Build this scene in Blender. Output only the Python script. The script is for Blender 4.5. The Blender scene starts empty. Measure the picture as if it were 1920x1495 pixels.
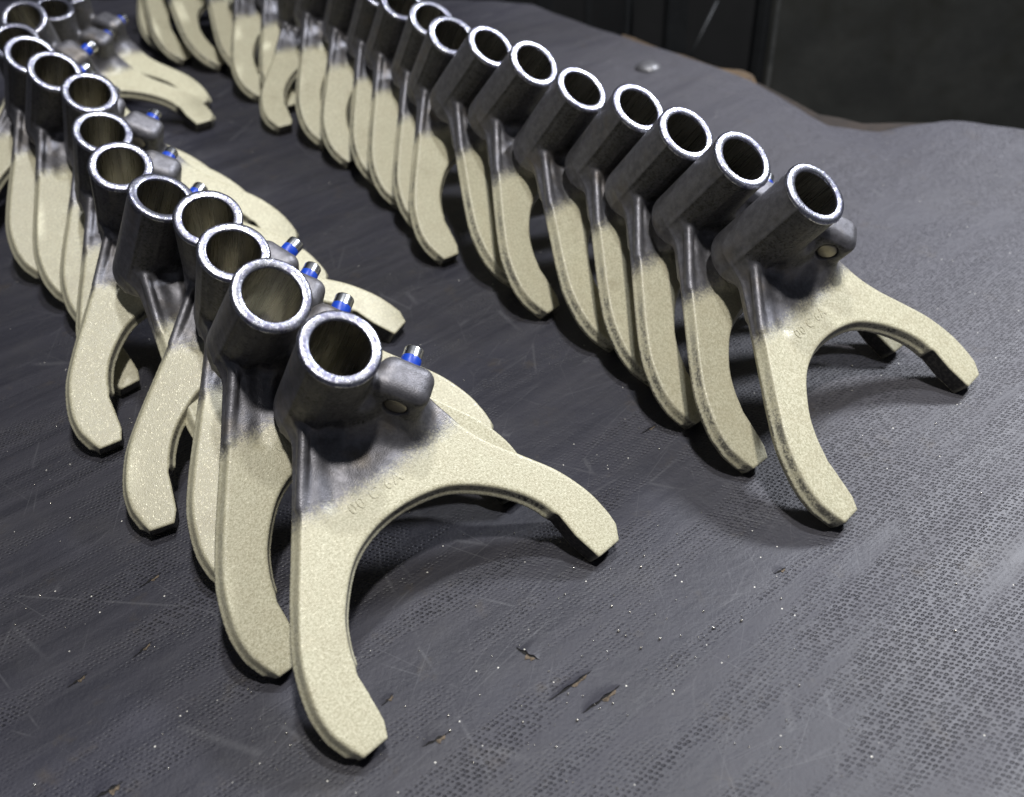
import bpy, bmesh, math, random
import numpy as np
from mathutils import Matrix, Vector
random.seed(7); rng = np.random.default_rng(7)
SC = bpy.context.scene; C = SC.collection

# ------------------------------------------------------------------ camera
def make_camera():
    H, pitch, roll, fpx = 0.28125, 0.683564, 0.0495487, 1738.2
    f = Vector((0, math.cos(pitch), -math.sin(pitch))); rt = Vector((1, 0, 0)); dn = f.cross(rt)
    c, s = math.cos(roll), math.sin(roll)
    r2 = c*rt + s*dn; d2 = -s*rt + c*dn
    M = Matrix(((r2.x, -d2.x, -f.x, 0), (r2.y, -d2.y, -f.y, 0), (r2.z, -d2.z, -f.z, H), (0, 0, 0, 1)))
    cd = bpy.data.cameras.new('camera'); cam = bpy.data.objects.new('camera', cd); C.objects.link(cam)
    cam.matrix_world = M
    cd.sensor_width = 36; cd.lens = 36*fpx/1920; cd.clip_start = .01; cd.clip_end = 30
    cd.dof.use_dof = True; cd.dof.focus_distance = .375; cd.dof.aperture_fstop = 9.5
    SC.camera = cam
make_camera()
SC.view_settings.view_transform = 'Standard'; SC.view_settings.look = 'None'
SC.view_settings.exposure = 0.0; SC.view_settings.gamma = 1
w = bpy.data.worlds.new('World'); SC.world = w; w.use_nodes = True
bg = w.node_tree.nodes['Background']; bg.inputs[0].default_value = (.80, .86, 1, 1); bg.inputs[1].default_value = .080

def lamp(name, loc, target, sx, sy, power, col):
    d = bpy.data.lights.new(name, 'AREA'); d.shape = 'RECTANGLE'; d.size = sx; d.size_y = sy; d.energy = power; d.color = col
    o = bpy.data.objects.new(name, d); C.objects.link(o); o.location = loc
    v = Vector(target)-Vector(loc); o.rotation_euler = v.to_track_quat('-Z', 'Y').to_euler()
    return o
lamp('ceiling_lamp', (.20, .02, 1.45), (0, .35, 0), .09, .07, 16, (1, .97, .93))
lamp('ceiling_lamp', (.06, .66, 1.50), (0, .40, 0), .09, .07, 9, (.93, .95, 1))
lamp('ceiling_lamp', (.95, .98, 1.02), (.02, .42, 0), .26, .16, 22, (.90, .93, 1))

# ------------------------------------------------------------------ node helpers
class NT:
    def __init__(s, name):
        s.m = bpy.data.materials.new(name); s.m.use_nodes = True; s.t = s.m.node_tree; s.t.nodes.clear()
        s.out = s.n('ShaderNodeOutputMaterial'); s.p = s.n('ShaderNodeBsdfPrincipled'); s.l(s.p.outputs[0], s.out.inputs[0])
    def n(s, t, **k):
        x = s.t.nodes.new(t)
        for a, b in k.items(): setattr(x, a, b)
        return x
    def l(s, a, b): s.t.links.new(a, b)
    def put(s, sock, v):
        if v is None: return
        if isinstance(v, (int, float)): sock.default_value = v
        elif isinstance(v, (tuple, list)): sock.default_value = v if len(v) == len(sock.default_value) else (*v, 1)
        else: s.l(v, sock)
    def math(s, op, a, b=None, c=None, clamp=False):
        x = s.n('ShaderNodeMath', operation=op, use_clamp=clamp)
        for i, v in enumerate((a, b, c)): s.put(x.inputs[i], v) if v is not None else None
        return x.outputs[0]
    def mix(s, f, a, b):
        x = s.n('ShaderNodeMix', data_type='RGBA'); s.put(x.inputs[0], f); s.put(x.inputs[6], a); s.put(x.inputs[7], b); return x.outputs[2]
    def mixf(s, f, a, b):
        x = s.n('ShaderNodeMix', data_type='FLOAT'); s.put(x.inputs[0], f); s.put(x.inputs[2], a); s.put(x.inputs[3], b); return x.outputs[0]
    def noise(s, vec, scale, detail=3, rough=.55, dist=0):
        x = s.n('ShaderNodeTexNoise'); s.put(x.inputs['Vector'], vec); x.inputs['Scale'].default_value = scale
        x.inputs['Detail'].default_value = detail; x.inputs['Roughness'].default_value = rough; x.inputs['Distortion'].default_value = dist
        return x.outputs[0]
    def vor(s, vec, scale, feature='F1', rnd=1):
        x = s.n('ShaderNodeTexVoronoi', feature=feature); s.put(x.inputs['Vector'], vec); x.inputs['Scale'].default_value = scale
        x.inputs['Randomness'].default_value = rnd; return x.outputs[0], (x.outputs[1] if feature == 'F1' else None)
    def ramp(s, v, a, b, x0=0., x1=1.):
        x = s.n('ShaderNodeMapRange', interpolation_type='SMOOTHSTEP'); s.put(x.inputs[0], v)
        x.inputs[1].default_value = a; x.inputs[2].default_value = b; x.inputs[3].default_value = x0; x.inputs[4].default_value = x1
        return x.outputs[0]
    def mapping(s, vec, scale=(1, 1, 1), rot=(0, 0, 0), loc=(0, 0, 0)):
        if tuple(rot) != (0, 0, 0):
            x = s.n('ShaderNodeMapping'); s.put(x.inputs[0], vec); x.inputs[2].default_value = rot; vec = x.outputs[0]
        x = s.n('ShaderNodeMapping'); s.put(x.inputs[0], vec); x.inputs[1].default_value = loc; x.inputs[3].default_value = scale
        return x.outputs[0]
    def sep(s, v):
        x = s.n('ShaderNodeSeparateXYZ'); s.l(v, x.inputs[0]); return x.outputs
    def bump(s, h, strength, dist, prev=None):
        x = s.n('ShaderNodeBump'); s.put(x.inputs['Height'], h); x.inputs['Strength'].default_value = strength; x.inputs['Distance'].default_value = dist
        if prev is not None: s.l(prev, x.inputs['Normal'])
        return x.outputs[0]
    def obj(s): return s.n('ShaderNodeTexCoord').outputs['Object']
    def seed(s):
        x = s.n('ShaderNodeAttribute', attribute_type='OBJECT', attribute_name='seed'); return x.outputs['Fac']
    def seeded(s):
        o = s.obj(); v = s.n('ShaderNodeVectorMath', operation='ADD'); s.l(o, v.inputs[0])
        c = s.n('ShaderNodeCombineXYZ'); sd = s.math('MULTIPLY', s.seed(), .37)
        for i in range(3): s.l(sd, c.inputs[i])
        s.l(c.outputs[0], v.inputs[1]); return o, v.outputs[0]
    def set(s, **k):
        for a, b in k.items(): s.put(s.p.inputs[a.replace('_', ' ')], b)
        return s.m

def mat_casting():
    t = NT('aluminium_casting_with_sprayed_coat'); o, sv = t.seeded(); x, y, z = t.sep(o)
    nrm = t.n('ShaderNodeTexCoord').outputs['Normal']; nx, ny, nz = t.sep(nrm)
    # spray mask: everything below v = 77 mm, soft speckled limit
    fine = t.noise(sv, 900, 2, .7); mid = t.noise(sv, 120, 3, .6); lo = t.noise(sv, 28, 2)
    lim = t.math('ADD', .0742, t.math('MULTIPLY', t.math('SUBTRACT', lo, .5), .008))
    lim = t.math('ADD', lim, t.math('MULTIPLY', t.math('SUBTRACT', t.math('FRACT', t.math('MULTIPLY', t.seed(), 13.7)), .5), .005))
    lim = t.math('ADD', lim, t.math('MULTIPLY', t.math('ABSOLUTE', t.math('ADD', x, -.004)), .06))
    d = t.math('SUBTRACT', lim, y)
    d = t.math('ADD', d, t.math('MULTIPLY', t.math('SUBTRACT', fine, .5), .011))
    d = t.math('ADD', d, t.math('MULTIPLY', t.math('SUBTRACT', mid, .5), .003))
    # spray comes along -z: behind-facing and steep faces get less
    m = t.ramp(d, -.0050, .0048)
    # machined pads and tip undersides stay uncoated; arch front carries painted shade
    pad = t.math('MULTIPLY', t.ramp(y, .0235, .0225), t.ramp(t.math('ABSOLUTE', x), .0535, .0525))
    flat = t.ramp(t.math('ABSOLUTE', nz), .55, .35)
    inner = t.ramp(t.math('MULTIPLY', nx, t.math('SIGN', x)), -.3, -.6)
    bare_shade = t.math('MULTIPLY', t.math('MULTIPLY', pad, inner), flat)
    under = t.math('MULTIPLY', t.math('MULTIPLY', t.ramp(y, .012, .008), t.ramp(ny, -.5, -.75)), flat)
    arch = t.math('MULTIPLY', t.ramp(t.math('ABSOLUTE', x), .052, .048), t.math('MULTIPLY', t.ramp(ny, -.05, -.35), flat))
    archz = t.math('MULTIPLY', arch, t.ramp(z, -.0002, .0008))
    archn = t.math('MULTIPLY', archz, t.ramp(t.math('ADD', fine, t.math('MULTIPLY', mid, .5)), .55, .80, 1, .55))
    bare_shade = t.math('MAXIMUM', t.math('MAXIMUM', bare_shade, under), archn)
    # thin, dusty coat on prong flanks; right rows also carry painted shade
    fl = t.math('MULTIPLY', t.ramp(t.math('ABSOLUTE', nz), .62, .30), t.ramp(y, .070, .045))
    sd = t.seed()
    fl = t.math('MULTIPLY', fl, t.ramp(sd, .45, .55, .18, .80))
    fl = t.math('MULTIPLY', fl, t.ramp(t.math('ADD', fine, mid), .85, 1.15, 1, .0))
    bare_shade = t.math('MAXIMUM', bare_shade, fl)
    m = t.math('MULTIPLY', m, t.math('SUBTRACT', 1, bare_shade), clamp=True)
    # light overspray on the lower side of the sleeve
    over = t.math('MULTIPLY', t.ramp(ny, .1, -.9), t.ramp(fine, .5, .78, 0, .10))
    over = t.math('MULTIPLY', over, t.ramp(y, .104, .088, .5, 1))
    mm = t.math('MAXIMUM', m, over)
    g1, gc = t.vor(sv, 1000); gn = t.noise(sv, 1100, 2, .7); q2, gc = t.vor(sv, 1900)
    coat = t.mix(t.ramp(gn, .3, .7), (.40, .378, .258), (.62, .594, .436))
    coat = t.mix(t.math('MULTIPLY', t.math('FRACT', t.math('MULTIPLY', t.seed(), 7.3)), .22), coat, (.36, .33, .24))
    gsel = t.n('ShaderNodeSeparateColor'); t.l(gc, gsel.inputs[0]); glint = t.ramp(gsel.outputs[0], .84, .98)
    coat = t.mix(t.math('MULTIPLY', glint, .26), coat, (.80, .77, .62))
    coat = t.mix(t.ramp(mid, .3, .75, 0, .25), coat, (.42, .37, .25))
    stain = t.math('MULTIPLY', t.ramp(t.noise(sv, 26, 4, .7), .54, .72), t.ramp(mid, .35, .65, .2, .5))
    coat = t.mix(t.math('MULTIPLY', stain, .7), coat, (.27, .235, .155))
    metal = t.mix(t.ramp(t.noise(sv, 300, 4, .7), .3, .75), (.135, .134, .146), (.215, .212, .232))
    metal = t.mix(t.ramp(t.noise(sv, 60, 3), .5, .75, 0, .5), metal, (.20, .17, .13))
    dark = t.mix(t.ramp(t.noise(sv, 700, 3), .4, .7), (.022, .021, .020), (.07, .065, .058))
    metal = t.mix(bare_shade, metal, dark)
    b = t.bump(t.noise(sv, 420, 2, .5), .10, .0004)
    b = t.bump(q2, .34, .00022, b)
    rough = t.mixf(mm, t.mixf(t.ramp(t.noise(sv, 200, 2), .3, .7), .46, .56), t.mixf(t.ramp(gn, .35, .7), .34, .55))
    return t.set(Base_Color=t.mix(mm, metal, coat), Metallic=t.mixf(mm, t.mixf(bare_shade, .72, .3), t.math('MULTIPLY', glint, .16)), Roughness=rough, Normal=b)

def mat_rim():
    t = NT('machined_ring_face'); o, sv = t.seeded()
    n1 = t.noise(sv, 520, 5, .8, .8); n2 = t.noise(sv, 90, 2)
    msk = t.ramp(t.math('ADD', n1, t.math('MULTIPLY', n2, .25)), .56, .70)
    c = t.mix(msk, (.46, .47, .52), (.15, .15, .21))
    b = t.bump(n1, .28, .0004); b = t.bump(t.noise(sv, 2600, 2), .2, .0001, b)
    return t.set(Base_Color=c, Metallic=1., Roughness=t.mixf(msk, .27, .42), Normal=b)
def mat_bore():
    t = NT('honed_bore'); o, sv = t.seeded()
    v = t.mapping(sv, (1, 1, .03)); n1 = t.noise(v, 900, 3, .7)
    c = t.mix(n1, (.24, .235, .215), (.62, .60, .55))
    return t.set(Base_Color=c, Metallic=1., Roughness=t.mixf(n1, .20, .36), Normal=t.bump(n1, .2, .0002))
def mat_steel():
    t = NT('pin_steel'); o, sv = t.seeded()
    n = t.noise(sv, 500, 3)
    return t.set(Base_Color=t.mix(n, (.55, .56, .58), (.78, .79, .80)), Metallic=1., Roughness=.26, Normal=t.bump(n, .15, .0002))
def mat_plug():
    t = NT('pin_end_steel'); o, sv = t.seeded(); n = t.noise(sv, 300, 4)
    return t.set(Base_Color=t.mix(n, (.16, .145, .11), (.40, .37, .30)), Metallic=.8, Roughness=.38, Normal=t.bump(n, .2, .0003))
def mat_blue():
    t = NT('blue_thread_lock'); o, sv = t.seeded(); n = t.noise(sv, 700, 2)
    return t.set(Base_Color=t.mix(n, (.004, .030, .36), (.012, .075, .52)), Roughness=.35)

def mat_mat():
    t = NT('worn_rubber_mat'); o = t.obj()
    th = math.radians(39)
    r = t.mapping(o, rot=(0, 0, -th))                     # x runs along the weave
    x, y, z = t.sep(r)
    wob = t.noise(o, 30, 2); wob2 = t.math('MULTIPLY', t.math('SUBTRACT', wob, .5), .0035)
    hx = t.n('ShaderNodeCombineXYZ')                       # skewed lattice -> hexagonal rows of pits, slightly irregular
    xx_ = t.math('ADD', t.math('ADD', x, wob2), t.math('MULTIPLY', y, .55)); t.l(xx_, hx.inputs[0]); t.l(t.math('ADD', t.math('MULTIPLY', y, 1.18), wob2), hx.inputs[1])
    pv, pc = t.vor(hx.outputs[0], 500, rnd=.30)
    pcs = t.n('ShaderNodeSeparateColor'); t.l(pc, pcs.inputs[0])
    pit = t.ramp(t.math('ADD', pv, t.math('MULTIPLY', pcs.outputs[0], .09)), .46, .20)
    ridge_ = t.ramp(pv, .30, .62)
    # how much of the pattern is left: bands along the weave
    band = t.noise(t.mapping(r, (7, 60, 1)), 1., 3, .6, .3); patch = t.noise(o, 11, 3, .6)
    wx, wy, wz = t.sep(o)
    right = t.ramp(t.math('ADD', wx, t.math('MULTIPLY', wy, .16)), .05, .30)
    wear = t.ramp(t.math('ADD', t.math('ADD', t.math('MULTIPLY', band, .8), t.math('MULTIPLY', patch, .6)), t.math('MULTIPLY', right, .16)), .62, .90)
    pitw = t.math('MULTIPLY', pit, wear)
    # streaks of wear
    s1 = t.noise(t.mapping(o, (6, 110, 1), (0, 0, -math.radians(40))), 1., 4, .65, .4)
    s2 = t.noise(t.mapping(o, (14, 300, 1), (0, 0, -math.radians(33))), 1., 3, .6)
    dust = t.noise(o, 24, 5, .65)
    big = t.noise(o, 5, 3)
    c = t.mix(t.ramp(s1, .25, .75), (.0205, .0205, .028), (.036, .035, .045))
    c = t.mix(t.ramp(dust, .45, .75, 0, .5), c, (.052, .050, .053))
    c = t.mix(t.ramp(big, .4, .7, 0, .4), c, (.028, .029, .050))
    c = t.mix(t.math('MULTIPLY', right, .35), c, (.122, .118, .134))  # lamp sheen painted into the colour, growing towards the right
    c = t.mix(t.ramp(s2, .62, .78, 0, .25), c, (.075, .075, .08))
    brown = t.math('MULTIPLY', t.ramp(t.noise(o, 42, 4, .7), .58, .74), .38)
    c = t.mix(brown, c, (.07, .056, .040))
    c = t.mix(t.math('MULTIPLY', pitw, t.mixf(right, .72, .45)), c, (.006, .006, .008))
    c = t.mix(t.math('MULTIPLY', t.math('MULTIPLY', ridge_, wear), t.mixf(right, .14, .34)), c, (.16, .155, .175))  # highlights on the crests painted in, stronger to the right
    # hairline scratches
    for rot, sc, th0 in ((20, 55, .010), (38, 90, .012), (55, 40, .009), (72, 48, .007), (100, 30, .007), (150, 26, .006)):
        e = t.n('ShaderNodeTexVoronoi', feature='DISTANCE_TO_EDGE')
        t.l(t.mapping(o, (sc*.12, sc, 1), (0, 0, -math.radians(rot))), e.inputs['Vector']); e.inputs['Scale'].default_value = 1
        msk = t.math('MULTIPLY', t.ramp(e.outputs[0], th0, 0), t.ramp(t.noise(o, 13+rot*.1, 2), .50, .60, 0, .36))
        c = t.mix(msk, c, (.11, .11, .12))
    # glints of metal dust
    v, vc = t.vor(o, 520); sel = t.n('ShaderNodeSeparateColor'); t.l(vc, sel.inputs[0])
    gl = t.math('MULTIPLY', t.ramp(v, .20, .12), t.ramp(sel.outputs[0], .985, .99))
    c = t.mix(gl, c, (.75, .73, .66))
    hb = t.math('ADD', t.math('MULTIPLY', pitw, -1.0), t.math('MULTIPLY', t.noise(o, 700, 4, .7), .35))
    hb = t.math('ADD', hb, t.math('MULTIPLY', s2, .25))
    bn = t.bump(hb, .85, .0005); bn = t.bump(dust, .25, .004, bn)
    return t.set(Base_Color=c, Roughness=t.mixf(t.ramp(s1, .3, .7), .47, .57), Specular_IOR_Level=.55, Normal=bn)

def simple(name, c1, c2, scale, rough, metallic=0, bump=.3, dist=.002, stain=None):
    t = NT(name); o = t.obj(); n = t.noise(o, scale, 5, .65); c = t.mix(t.ramp(n, .3, .7), c1, c2)
    if stain: c = t.mix(t.ramp(t.noise(o, scale*.35, 4, .7), .5, .68), c, stain)
    return t.set(Base_Color=c, Roughness=rough, Metallic=metallic, Normal=t.bump(n, bump, dist))

M = dict(cast=mat_casting(), rim=mat_rim(), bore=mat_bore(), steel=mat_steel(), plug=mat_plug(), blue=mat_blue(), mat=mat_mat(),
    rubber_cut=simple('cut_rubber_edge', (.016, .016, .020), (.036, .036, .042), 400, .6),
    fabric=simple('torn_tan_backing_fabric', (.06, .045, .03), (.19, .145, .10), 900, .9, stain=(.05, .04, .03)),
    dark=simple('dark_tear_gap', (.004, .004, .004), (.010, .009, .008), 200, .9),
    bead=simple('steel_shot', (.62, .58, .50), (.85, .82, .74), 300, .25, .9, 0),
    rust=simple('rusty_steel_ledge', (.016, .013, .011), (.038, .026, .019), 35, .75, .2, stain=(.010, .010, .010)),
    panel=simple('stained_dark_steel_panel', (.036, .038, .036), (.058, .060, .056), 14, .6, 0, stain=(.026, .026, .020)),
    post=simple('dark_painted_post', (.010, .011, .012), (.022, .024, .026), 20, .5, .2),
    card=simple('brown_cardboard_edge', (.045, .032, .022), (.13, .085, .045), 60, .9),
    black=simple('black_void_floor', (.006, .006, .006), (.012, .012, .012), 5, .9),
    edge=simple('highlight_edge', (.10, .105, .105), (.20, .205, .20), 60, .4, .4),
    domem=simple('grey_rivet', (.10, .10, .11), (.20, .20, .21), 90, .4, .3))

# ------------------------------------------------------------------ mesh helpers
def link(name, me, mat=None, parent=None):
    if mat is not None and not me.materials: me.materials.append(mat)
    o = bpy.data.objects.new(name, me); C.objects.link(o)
    if parent is not None: o.parent = parent
    return o
def mesh(name, v, f, smooth=True):
    me = bpy.data.meshes.new(name); me.from_pydata([tuple(map(float, a)) for a in v], [], [tuple(map(int, a)) for a in f]); me.update()
    if smooth: me.polygons.foreach_set('use_smooth', [True]*len(me.polygons))
    return me
def lathe(prof, origin, ax, n=96, wob=0, close=False):
    """profile (r, l) in mm revolved round ax through origin (mm)."""
    ax = Vector(ax).normalized(); e1 = ax.orthogonal().normalized(); e2 = ax.cross(e1); O = Vector(origin)
    V = []; F = []; m = len(prof)
    ph = rng.random(4)*6
    for j in range(n):
        a = 2*math.pi*j/n
        for (r, l) in prof:
            rr = r*(1 + (wob*(math.sin(3*a+ph[0])+.6*math.sin(7*a+ph[1])+.5*math.sin(17*a+ph[2])) if r > 12 else 0))
            V.append((O+ax*l+(e1*math.cos(a)+e2*math.sin(a))*rr)*.001)
    for j in range(n):
        k = (j+1) % n
        for i in range(m-1): F.append((j*m+i, j*m+i+1, k*m+i+1, k*m+i))
        if close: F.append((j*m+m-1, j*m, k*m, k*m+m-1))
    return V, F

# ------------------------------------------------------------------ casting: signed distance field -> surface nets
def catmull(P, n=8):
    P = np.array(P, float); out = []
    Q = np.vstack([2*P[0]-P[1], P, 2*P[-1]-P[-2]])
    for i in range(1, len(Q)-2):
        for s in np.linspace(0, 1, n, endpoint=False):
            a, b, c, d = Q[i-1], Q[i], Q[i+1], Q[i+2]
            out.append(.5*((2*b)+(-a+c)*s+(2*a-5*b+4*c-d)*s*s+(-a+3*b-3*c+d)*s**3))
    out.append(P[-1]); return out
inner = [(-51.8, -.8), (-49.4, 4.5), (-48.4, 14), (-47.8, 21.5)] + catmull([(-47.6, 22), (-44.6, 31), (-38.6, 41), (-26.5, 52.5), (-13.5, 58), (0, 59.3), (13, 57.6), (23, 54), (33.5, 46.6), (42.3, 37.5), (47.6, 29), (49.6, 22.4)]) + [(50.2, 21.5), (50.5, 11), (53, -1)]
outer = [(65, -1)] + catmull([(68.6, 5), (68.8, 12), (67.4, 22), (62.4, 35), (54.4, 47.3), (46, 59.5), (40.8, 70), (38.5, 79), (36.5, 87)]) + [(22, 100), (8, 112), (-8, 112)] + catmull([(-11.6, 105), (-18.5, 95), (-28.8, 80.5), (-40, 65.3), (-51.2, 50), (-60, 36), (-64.9, 22), (-65.6, 12), (-64, 5.5)]) + [(-61.8, -.6)]
poly = np.array(inner+outer, float)

def sdf_poly(X, Y, P):
    d = np.full(X.shape, 1e9); s = np.ones(X.shape)
    A = P; B = np.roll(P, 1, 0)
    for a, b in zip(A, B):
        e = b-a; wx = X-a[0]; wy = Y-a[1]; L = e@e
        if L < 1e-12: continue
        t = np.clip((wx*e[0]+wy*e[1])/L, 0, 1); bx = wx-e[0]*t; by = wy-e[1]*t
        d = np.minimum(d, bx*bx+by*by)
        c1 = Y >= a[1]; c2 = Y < b[1]; c3 = e[0]*wy > e[1]*wx
        fl = (c1 & c2 & c3) | (~c1 & ~c2 & ~c3); s = np.where(fl, -s, s)
    return s*np.sqrt(d)
def smin(a, b, k):
    h = np.clip(.5+.5*(b-a)/k, 0, 1); return b*(1-h)+a*h-k*h*(1-h)
def smax(a, b, k): return -smin(-a, -b, k)
hs = .7
gx = np.arange(-73, 73.5, hs, dtype=np.float32); gy = np.arange(-4, 129, hs, dtype=np.float32); gz = np.arange(-15.5, 47, hs, dtype=np.float32)
PA = np.array((.82, .572)); PF = np.array((16., 89.)); PW = 19.       # cross pin: direction, start, height above the blade
PP = np.array((.572, -.82))
def capsule(X, Y, Z, a, b, r):
    a = np.array(a, float); b = np.array(b, float); ba = b-a
    t = np.clip(((X-a[0])*ba[0]+(Y-a[1])*ba[1]+(Z-a[2])*ba[2])/(ba@ba), 0, 1)
    return np.sqrt((X-a[0]-ba[0]*t)**2+(Y-a[1]-ba[1]*t)**2+(Z-a[2]-ba[2]*t)**2)-r
def field():
    X2, Y2 = np.meshgrid(gx, gy, indexing='ij')
    d2 = sdf_poly(X2.astype(np.float64), Y2.astype(np.float64), poly).astype(np.float32)
    X = X2[:, :, None]; Y = Y2[:, :, None]; Z = gz[None, None, :]
    # draft and parting ridge, none on the machined pads or the tip ends
    r_in = np.hypot(X2, Y2-9)
    pad = np.clip((24-Y2)/2, 0, 1)*np.clip((57-np.abs(X2))/3, 0, 1)
    tip = np.clip((3-Y2)/3, 0, 1)
    dr = (1-pad)*(1-.8*tip)
    az = np.abs(Z)
    s = d2[:, :, None] - dr[:, :, None]*((4.5-np.minimum(az, 4.5))*.36 + .95*np.exp(-((Z+.6)/.8)**2))
    # prongs slightly leaner than web, pads full width
    tk = 4.5 + 0*X2
    blade = smax(s, az-tk[:, :, None], .9)
    # sleeve
    rr = np.hypot(X, Y-110); ang = np.arctan2(Y-110, X)
    R = 14.35 + 0*ang
    def ridge(a0, amp, wd):
        dd = np.angle(np.exp(1j*(ang-a0)))*14.4
        return (amp*np.exp(-(dd/wd)**2)).astype(np.float32)
    R = R + ridge(math.pi*1.02, .55, .9) + ridge(math.pi*1.24, .30, .9) + ridge(math.radians(28), .5, .9)
    R = R + .012*(20-Z)
    slv = smax(smax(rr-R, Z-44.0, .5), -12.5-Z, 7)
    body = smin(blade, slv, 8.0)
    body = smin(body, capsule(X, Y, Z, (3, 97, 1.5), (7, 97, 14), 5.0), 6)
    body = smin(body, capsule(X, Y, Z, (8, 94, 2.0), (25, 83, 3.0), 6.0), 7)       # cast shoulder under the boss
    body = smin(body, capsule(X, Y, Z, (-4, 99, 1.0), (-9, 92, 1.5), 5.0), 6)
    # boss: rounded block set along the cross pin
    da = (X-21.6)*PA[0]+(Y-91.9)*PA[1]; dp = (X-21.6)*PP[0]+(Y-91.9)*PP[1]
    q1 = np.where(da > 0, da-(9.2-5.4), -da-(7.4-5.4)-np.clip(15-Z, 0, 20)*.28); q2 = np.where(dp > 0, dp-(9.6-5.4), -dp-(11.5-5.4)); q3 = np.abs(Z-11.3)-(17.3-5.4)
    boss = np.sqrt(np.maximum(q1, 0)**2+np.maximum(q2, 0)**2+np.maximum(q3, 0)**2)+np.minimum(np.maximum(q1, np.maximum(q2, q3)), 0)-5.4
    body = smin(body, boss, 7.5)
    body = smin(body, capsule(X, Y, Z, (-12.6, 102.5, 7.2), (-29.5, 79.0, 2.6), 2.1), 1.4)       # front rib
    body = smin(body, capsule(X, Y, Z, (-9, 104, -4.2), (-24, 86, -2.8), 2.0), 1.6)              # rear rib
    # grooves and recess on the web below the sleeve
    body = smax(body, -capsule(X, Y, Z, (-7.0, 94, 9.2), (-19.0, 74, 8.4), 4.6), 2.6)
    # bore and pin seat
    body = smax(body, 10.75-rr, .3)
    L = (X-PF[0])*PA[0]+(Y-PF[1])*PA[1]; Rp = np.sqrt(((X-PF[0])*PP[0]+(Y-PF[1])*PP[1])**2+(Z-PW)**2)
    body = smax(body, -np.maximum(Rp-4.75, L-.6), .3)
    return body.astype(np.float32)
def surface_nets(S):
    I = (S < 0); nx, ny, nz = S.shape
    acc = np.zeros((nx-1, ny-1, nz-1, 3), np.float32); cnt = np.zeros((nx-1, ny-1, nz-1), np.float32)
    cs = [(i, j, k) for i in (0, 1) for j in (0, 1) for k in (0, 1)]
    def sub(A, c): return A[c[0]:nx-1+c[0], c[1]:ny-1+c[1], c[2]:nz-1+c[2]]
    for c in cs:
        for ax in range(3):
            if c[ax]: continue
            e = list(c); e[ax] = 1
            a, b = sub(S, c), sub(S, e); m = sub(I, c) != sub(I, e)
            ii = np.nonzero(m); t = a[ii]/(a[ii]-b[ii])
            p = np.tile(np.array(c, np.float32), (len(t), 1)); p[:, ax] = t
            acc[ii] += p; cnt[ii] += 1
    act = cnt > 0; idx = -np.ones(act.shape, np.int64); n = int(act.sum()); idx[act] = np.arange(n)
    cell = np.argwhere(act).astype(np.float32); V = cell+acc[act]/cnt[act][:, None]
    F = []
    for ax in range(3):
        u, w_ = (ax+1) % 3, (ax+2) % 3
        sl0 = [slice(1, -1)]*3; sl1 = [slice(1, -1)]*3
        sl0[ax] = slice(0, -1); sl1[ax] = slice(1, None)
        a = I[tuple(sl0)]; b = I[tuple(sl1)]
        ii = np.argwhere(a != b)
        flip = a[tuple(ii.T)]
        base = ii.copy(); base[:, u] += 1; base[:, w_] += 1
        def g(du, dw):
            q = base.copy(); q[:, u] -= du; q[:, w_] -= dw; return idx[tuple(q.T)]
        q = np.stack([g(1, 1), g(0, 1), g(0, 0), g(1, 0)], 1)
        q[~flip] = q[~flip][:, ::-1]; F.append(q)
    return V, np.vstack(F)
def grad_normals(S, V):
    G = np.gradient(S); i = np.clip(np.floor(V).astype(int), 0, np.array(S.shape)-2); f = V-i; N = np.zeros_like(V)
    for c in [(a, b, d) for a in (0, 1) for b in (0, 1) for d in (0, 1)]:
        w_ = np.ones(len(V))
        for k in range(3): w_ = w_*(f[:, k] if c[k] else 1-f[:, k])
        for k in range(3): N[:, k] += w_*G[k][i[:, 0]+c[0], i[:, 1]+c[1], i[:, 2]+c[2]]
    return N/np.linalg.norm(N, axis=1)[:, None]
S = field(); V, F = surface_nets(S); N = grad_normals(S, V)
P = np.stack([gx[0]+V[:, 0]*hs, gy[0]+V[:, 1]*hs, gz[0]+V[:, 2]*hs], 1)
del S
fc = P[F].mean(1)
rad = np.hypot(fc[:, 0], fc[:, 1]-110)
da = (fc[:, 0]-21.6)*PA[0]+(fc[:, 1]-91.9)*PA[1]; dp = (fc[:, 0]-21.6)*PP[0]+(fc[:, 1]-91.9)*PP[1]
lab = np.zeros(len(F), int)                                   # 0 web
lab[(fc[:, 1] < 30) & (fc[:, 0] < 0)] = 1; lab[(fc[:, 1] < 30) & (fc[:, 0] > 0)] = 2
lab[(rad < 15.4+.0*rad) | ((rad < 17.5) & (np.abs(fc[:, 2]) > 7))] = 3
lab[(lab != 3) & (np.abs(da) < 10.5) & (np.abs(dp) < 12) & (fc[:, 2] > 5.5)] = 4
def part_mesh(name, k):
    q = F[lab == k]; used, inv = np.unique(q, return_inverse=True); q = inv.reshape(-1, 4)
    me = bpy.data.meshes.new(name); me.vertices.add(len(used)); me.vertices.foreach_set('co', (P[used]*.001).astype(np.float32).ravel())
    me.loops.add(len(q)*4); me.loops.foreach_set('vertex_index', q.ravel().astype(np.int32))
    me.polygons.add(len(q)); me.polygons.foreach_set('loop_start', np.arange(0, len(q)*4, 4, dtype=np.int32)); me.polygons.foreach_set('loop_total', np.full(len(q), 4, np.int32))
    me.update(calc_edges=True); me.polygons.foreach_set('use_smooth', [True]*len(q))
    me.normals_split_custom_set_from_vertices(N[used].tolist())
    me.materials.append(M['cast']); return me

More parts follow.
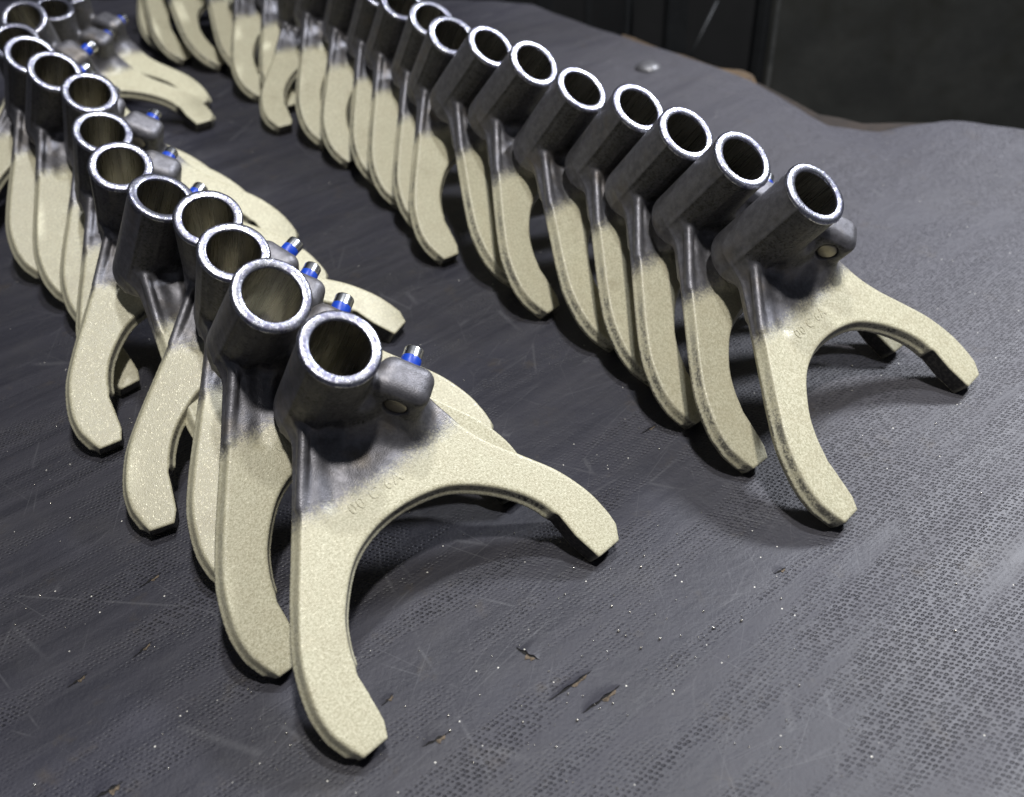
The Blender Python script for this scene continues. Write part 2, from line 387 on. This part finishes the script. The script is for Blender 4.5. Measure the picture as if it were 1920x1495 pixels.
# ------------------------------------------------------------------ one fork
def new_fork():
    root = bpy.data.objects.new('shift_fork', None); C.objects.link(root); root.empty_display_size = .02
    for nm, k in (('web', 0), ('prong', 1), ('prong', 2), ('sleeve', 3), ('boss', 4)): link(nm, part_mesh(nm, k), parent=root)
    T = (0, 110, 0)
    v, f = lathe([(10.35, 42.6), (10.36, 44.1), (10.7, 44.42), (10.85, 44.5), (12.5, 44.56), (13.5, 44.5), (13.75, 44.35), (14.3, 43.9), (14.45, 43.4), (14.3, 42.8)], T, (0, 0, 1), 120, .0045)
    link('ring_face', mesh('ring_face', v, f), M['rim'], root)
    v, f = lathe([(10.35, 43.4), (10.3, 30), (10.3, 10), (10.3, -12.2), (10.6, -12.6), (11.0, -12.4)], T, (0, 0, 1), 96)
    link('bore', mesh('bore', v, f), M['bore'], root)
    O = (PF[0], PF[1], PW); A = (PA[0], PA[1], 0)
    v, f = lathe([(0.001, 24.8), (2.9, 24.8), (3.5, 24.5), (3.8, 23.9), (3.8, 6)], O, A, 40)
    pin = link('cross_pin', mesh('cross_pin', v, f), M['steel'], root)
    v, f = lathe([(3.81, 20.2), (3.86, 20.0), (3.86, 15.4), (3.81, 15.2)], O, A, 40)
    link('blue_band', mesh('blue_band', v, f), M['blue'], pin)
    v, f = lathe([(0.001, -1.0), (3.5, -.98), (4.1, -.8), (4.4, -.3), (4.4, 3)], O, (PA[0], PA[1], 0), 40)
    link('pin_end', mesh('pin_end', v, f), M['plug'], root)
    # raised cast characters on the web
    cu = bpy.data.curves.new('cast_lettering', 'FONT'); cu.body = '00 C 6A'; cu.size = .0062; cu.extrude = .00008; cu.bevel_depth = .00010; cu.space_character = 1.15
    cu.align_x = 'CENTER'; cu.resolution_u = 3
    tmp = bpy.data.objects.new('tmp', cu); C.objects.link(tmp)
    me = bpy.data.meshes.new_from_object(tmp.evaluated_get(bpy.context.evaluated_depsgraph_get())); bpy.data.objects.remove(tmp)
    me.transform(Matrix.Translation((-.0045, .0665, .00452)) @ Matrix.Rotation(.03, 4, 'Z')); me.materials.clear()
    link('cast_lettering', me, M['cast'], root)
    return root
def copy_tree(o, parent=None):
    c = o.copy(); C.objects.link(c)
    if parent is not None: c.parent = parent; c.matrix_parent_inverse = o.matrix_parent_inverse.copy()
    for ch in list(o.children): copy_tree(ch, c)
    return c
def place(o, x, y, yaw, lean):
    u = Vector((math.cos(yaw), math.sin(yaw), 0)); h = Vector((math.sin(yaw), -math.cos(yaw), 0)); z = Vector((0, 0, 1))
    v = math.cos(lean)*z-math.sin(lean)*h; w_ = math.cos(lean)*h+math.sin(lean)*z
    oz = .0009*math.cos(lean)+.0045*math.sin(lean)-.0002
    o.matrix_world = Matrix(((u.x, v.x, w_.x, x), (u.y, v.y, w_.y, y), (u.z, v.z, w_.z, oz), (0, 0, 0, 1)))
LG = 'shift forks standing in the left row'; RG = 'shift forks standing in the right row'; FG = 'shift forks at the far end of the right row'
FORKS = [
 (-.010, .203, .759, .982, LG, 'nearest shift fork of the left row, whole cream horseshoe and oval pin end visible'),
 (-.043, .236, .771, .867, LG, 'second shift fork of the left row, ring touching the foremost ring'),
 (-.061, .271, .695, 1.049, LG, 'third shift fork of the left row, blade mostly hidden by the second'),
 (-.0945, .2905, .430, 1.049, LG, 'fourth shift fork of the left row, turned left, long cream prong standing alone'),
 (-.084, .347, 1.13, 1.04, LG, 'fifth shift fork of the left row, right prong tip pointing over the mat'),
 (-.137, .352, .604, 1.03, LG, 'sixth shift fork of the left row, broad left prong with another tip behind it'),
 (-.148, .404, .796, 1.044, LG, 'seventh shift fork of the left row, tip seen through the sixth arch'),
 (-.174, .455, .761, 1.012, LG, 'eighth shift fork of the left row, grey boss with blue pin beside ring'),
 (-.200, .488, .865, .938, LG, 'ninth shift fork of the left row, long vertical cream blade right of the leftmost one'),
 (-.227, .517, .822, .940, LG, 'tenth shift fork of the left row, leftmost whole cream blade above the mat'),
 (-.269, .533, .42, .980, LG, 'eleventh shift fork of the left row, dark ring cut by the left photo edge'),
 (-.288, .572, .270, .940, LG, 'twelfth shift fork of the left row, turned left, dark ring in upper left corner'),
 (-.272, .653, .643, 1.196, LG, 'thirteenth shift fork of the left row, nearer of two prongs pointing right, upper left'),
 (-.289, .698, .503, 1.242, LG, 'farthest visible shift fork of the left row, farther of two prongs pointing right'),
 (.171, .294, .777, .942, RG, 'nearest shift fork of the right row, whole cream horseshoe with oval pin end'),
 (.145, .325, .724, .924, RG, 'second shift fork of the right row, directly behind the foremost one'),
 (.126, .355, .721, .925, RG, 'third shift fork of the right row, counted from the near end'),
 (.112, .390, .767, .940, RG, 'fourth shift fork of the right row, narrow cream blade with dark speckled edge'),
 (.092, .423, .864, .949, RG, 'fifth shift fork of the right row, ring just right of the glaring one'),
 (.061, .454, .820, .865, RG, 'sixth shift fork of the right row, ring glaring white under the lamp'),
 (.043, .489, .891, .889, RG, 'seventh shift fork of the right row, ring just left of the glaring one'),
 (.013, .506, .640, .942, RG, 'eighth shift fork of the right row, broad cream prong with a dark arch beside it'),
 (.001, .541, .643, .959, RG, 'ninth shift fork of the right row, narrow blade behind the broad prong'),
 (-.018, .579, .669, .961, RG, 'tenth shift fork of the right row, ring just below the top photo edge'),
 (-.033, .611, .676, .980, RG, 'eleventh shift fork of the right row, only the lower curve of its ring in view'),
 (-.057, .643, .644, .992, RG, 'twelfth shift fork of the right row, blurred cream blade with small dark arch'),
 (-.080, .680, .693, .965, RG, 'thirteenth shift fork of the right row, blurred blade right of the twisted one'),
 (-.111, .702, .522, 1.18, FG, 'twisted shift fork in the gap of the right row, single prong turned left'),
 (-.120, .755, .75, 1.0, FG, 'blurred shift fork just behind the twisted one, mostly hidden'),
 (-.148, .780, .75, 1.0, FG, 'blurred far shift fork left of the twisted one, leaning blade without a free tip'),
 (-.174, .84, .986, 1.004, FG, 'blurred far shift fork with the widest dark arch at top centre'),
 (-.213, .869, 1.121, 1.007, FG, 'blurred far shift fork, third free tip from the left at top'),
 (-.243, .885, 1.0, 1.01, FG, 'blurred far shift fork, second free tip from the left at top'),
 (-.262, .915, .80, 1.01, FG, 'blurred last shift fork at the far end, leftmost rounded tip at top'),
]
fork0 = new_fork()
forks = []
for i, (x, y, yaw, lean, g, lb) in enumerate(FORKS): forks.append(fork0 if i == 0 else copy_tree(fork0))
for i, (x, y, yaw, lean, g, lb) in enumerate(FORKS):
    o = forks[i]; place(o, x, y, yaw, lean); o['label'] = lb; o['category'] = 'shift fork'; o['group'] = g
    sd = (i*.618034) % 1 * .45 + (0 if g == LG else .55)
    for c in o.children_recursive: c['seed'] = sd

# ------------------------------------------------------------------ rubber mat
EX = [-1.2, -.55, -.18, -.012, .041, .088, .134, .187, .206, .228, .244, .271, .317, .369, .45, .7]
EY = [1.10, 1.08, 1.03, .991, .965, .899, .832, .771, .752, .700, .655, .636, .633, .612, .60, .59]
def edge_y(x): return np.interp(x, EX, EY)+.002*np.sin(x*61)+.0012*np.sin(x*173+1)
def mat_z(x, y, e):
    t = e-y
    lift = .004*np.exp(-((x-.33)/.05)**2)*np.exp(-(t/.05)**2)
    dip = -.007*np.exp(-((x-.235)/.05)**2)*np.exp(-(t/.035)**2)
    wav = .0012*np.sin(x*38+y*9)*np.clip((y-.45)/.3, 0, 1)*np.clip((x-.0)/.15, 0, 1)
    dome = .0025*np.exp(-(((x-.128)**2+(y-.775)**2)/.010**2))
    return lift+dip+wav+dome
nu, nv = 260, 220
xs = np.linspace(-1.2, .7, nu); vs = np.linspace(0, 1, nv)**.8
Vm = []; Fm = []
for j in range(nv):
    for i in range(nu):
        e = edge_y(xs[i]); y = -.25+(e+.25)*vs[j]; Vm.append((xs[i], y, float(mat_z(xs[i], y, e))))
for j in range(nv-1):
    for i in range(nu-1): a = j*nu+i; Fm.append((a, a+1, a+nu+1, a+nu))
b0 = len(Vm)
for i in range(nu):                                          # thickness at the back edge
    x, y, z = Vm[(nv-1)*nu+i]; Vm.append((x, y+.0012, z-.001)); Vm.append((x, y+.001, z-.006))
for i in range(nu-1):
    a = (nv-1)*nu+i; Fm.append((a, a+1, b0+2*i+2, b0+2*i)); Fm.append((b0+2*i, b0+2*i+2, b0+2*i+3, b0+2*i+1))
rm = link('rubber_mat', mesh('rubber_mat', Vm, Fm), M['mat']); rm['kind'] = 'structure'
# tears in the mat: a lifted lip over a dark slot and tan backing
def tear(x, y, L, ang, wd, lift):
    ca, sa = math.cos(ang), math.sin(ang)
    def W(a, b, z): return (x+a*ca-b*sa, y+a*sa+b*ca, z)
    n = 14; v = []; f = []
    for i in range(n+1):
        s = i/n; a = (s-.5)*L; q = math.sin(math.pi*s)**.8; j = .15*wd*math.sin(s*17+x*900)
        for k in range(5):
            r = k/4; v.append(W(a, wd*2.6*(1-r)*q + j*r*q + .0001, .00012+lift*.55*q*(r**2.2)))
    for i in range(n):
        for k in range(4): p = i*5+k; f.append((p, p+1, p+6, p+5))
    root = link('tear_lip', mesh('tear_lip', v, f), M['mat'], rm)
    v = []; f = []
    for i in range(n+1):
        s = i/n; a = (s-.5)*L*.96; q = math.sin(math.pi*s)**.8
        v += [W(a, .0003*q, .0003), W(a, -wd*.25*q*(1+.3*math.sin(s*21)), .00028), W(a, -wd*.8*q*(1+.35*math.sin(s*33+1)), .00022)]
    for i in range(n): p = i*3; f += [(p, p+1, p+4, p+3)]
    link('tear_slot', mesh('tear_slot', v, f), M['dark'], root)
    f = []
    for i in range(n//2, n-2): p = i*3; f += [(p+1, p+2, p+5, p+4)]
    link('torn_backing', mesh('torn_backing', v, f), M['fabric'], root)
for a in [(.001, .200, .010, -.6, .0028, .0012), (.0155, .186, .020, .62, .0016, .0014), (.0255, .180, .018, .62, .0020, .0015), (-.031, .168, .010, .5, .0022, .0008),
          (-.140, .210, .009, .95, .0014, .0006), (-.146, .243, .010, .8, .0016, .0005), (-.160, .198, .008, .8, .0018, .0005), (-.048, .184, .006, .9, .0016, .0005), (.100, .232, .006, .5, .0014, .0007),
          (-.136, .156, .010, .6, .003, .001), (.062, .318, .010, .62, .0010, .0008)]: tear(*a)
# steel shot spilled on the mat
def beads():
    bm = bmesh.new()
    spots = [(rng.uniform(-.22, .25), rng.uniform(.10, .42)) for _ in range(150)]
    for (cx, cy, n, s) in ((-.072, .166, 26, .012), (.005, .185, 26, .018), (.05, .225, 24, .02), (-.10, .19, 14, .015), (.0, .26, 12, .02), (.03, .20, 30, .05)):
        spots += [(rng.normal(cx, s), rng.normal(cy, s)) for _ in range(n)]
    for x, y in spots:
        r = rng.choice([.00018, .00025, .00035, .00048], p=[.45, .32, .17, .06])
        bmesh.ops.create_icosphere(bm, subdivisions=2, radius=r, matrix=Matrix.Translation((x, y, r*.8+.0001)))
    me = bpy.data.meshes.new('steel_shot'); bm.to_mesh(me); bm.free(); me.polygons.foreach_set('use_smooth', [True]*len(me.polygons))
    o = link('steel_shot', me, M['bead']); o['kind'] = 'stuff'; o['label'] = 'tiny bright steel shot beads scattered over the black mat'
beads()
# dome-headed rivet under the far part of the mat
v, f = lathe([(.001, 3.4), (2.5, 3.2), (4.6, 2.3), (5.6, 1.2), (6.2, 0)], (0, 0, 0), (0, 0, 1), 32)
o = link('rivet_head', mesh('rivet_head', v, f), M['domem']); o.location = (.128, .775, .0010); o.scale = (1.7, 1.7, 1.3)
o['label'] = 'small grey domed rivet near the back edge of the mat'; o['category'] = 'rivet'

# ------------------------------------------------------------------ bench and background
def box(name, lo, hi, mat, bevel=0, parent=None):
    bm = bmesh.new(); bmesh.ops.create_cube(bm, size=1)
    for q in bm.verts:
        for k in range(3): q.co[k] = lo[k] if q.co[k] < 0 else hi[k]
    if bevel: bmesh.ops.bevel(bm, geom=bm.edges[:], offset=bevel, segments=2, affect='EDGES')
    me = bpy.data.meshes.new(name); bm.to_mesh(me); bm.free(); return link(name, me, mat, parent)
# ledge of the bench under and just beyond the mat
V2 = []; F2 = []
xx = np.linspace(-1.3, .8, 160)
for x in xx:
    e = float(edge_y(x)); ex = .016+.005*math.sin(x*23)+.012*math.exp(-((x-.25)/.05)**2)
    V2 += [(x, -.3, -.0075), (x, e+ex, -.0075), (x, e+ex+.001, -.03)]
for i in range(len(xx)-1):
    p = i*3; F2 += [(p, p+3, p+4, p+1), (p+1, p+4, p+5, p+2)]
o = link('bench_top', mesh('bench_top', V2, F2, False), M['rust']); o['kind'] = 'structure'
V2 = []; F2 = []
xc = np.linspace(.118, .212, 30)
for x in xc:
    e = float(edge_y(x)); wv = .004*math.sin(x*160)+.003*math.sin(x*61)
    V2 += [(x, e+.001, -.005), (x, e+.0135+wv, -.003), (x, e+.014+wv, -.008)]
for i in range(len(xc)-1):
    p = i*3; F2 += [(p, p+3, p+4, p+1), (p+1, p+4, p+5, p+2)]
o = link('cardboard_strip', mesh('cardboard_strip', V2, F2), M['card']); o['label'] = 'torn brown cardboard strip along the back edge of the mat'; o['category'] = 'cardboard'
# steel cabinet right behind
cab = bpy.data.objects.new('steel_cabinet', None); C.objects.link(cab); cab.location = (.5, .95, 0)
def inc(o):
    o.parent = cab; o.matrix_parent_inverse = Matrix.Translation((-.5, -.95, 0)); return o
inc(box('side_panel', (.272, .93, -.6), (1.4, .95, .5), M['panel'], .002))
inc(box('corner_post', (.258, .924, -.6), (.270, .948, .5), M['post'], .003))
inc(box('seam_strip', (.2745, .9265, -.6), (.2785, .9295, .5), M['edge'], .0008))  # edge highlight put into the strip's lighter material
cab['label'] = 'dark stained steel cabinet side standing beyond the mat at upper right'; cab['category'] = 'cabinet'
rk = bpy.data.objects.new('steel_rack', None); C.objects.link(rk); rk.location = (.15, 1.2, 0)
for (a, b, c, d) in ((.20, .225, 1.10, 1.12), (.165, .172, 1.2, 1.21), (.235, .25, 1.3, 1.32), (.06, .085, 1.35, 1.37), (.11, .118, 1.15, 1.16)):
    p = box('upright', (a, c, -.6), (b, d, .5), M['post'], .002); p.parent = rk; p.matrix_parent_inverse = Matrix.Translation((-.15, -1.2, 0))
for a, b in (((.205, 1.02, -.10), (.245, 1.05, -.03)), ((.150, 1.04, -.08), (.152, 1.04, .05))):
    A, B = Vector(a), Vector(b); v, f = lathe([(.001, 0), (1.6, 0), (1.6, (B-A).length*1000), (.001, (B-A).length*1000)], A*1000, (B-A), 12)
    p = link('brace_rod', mesh('brace_rod', v, f), M['post']); p.parent = rk; p.matrix_parent_inverse = Matrix.Translation((-.15, -1.2, 0))
rk['label'] = 'dark steel rack uprights in shadow behind the mat at top centre'; rk['category'] = 'rack'
o = box('back_wall', (-3, 1.9, -.8), (3, 1.95, 1.2), M['black']); o['kind'] = 'structure'
o = box('floor', (-3, -1, -.82), (3, 2, -.80), M['black']); o['kind'] = 'structure'
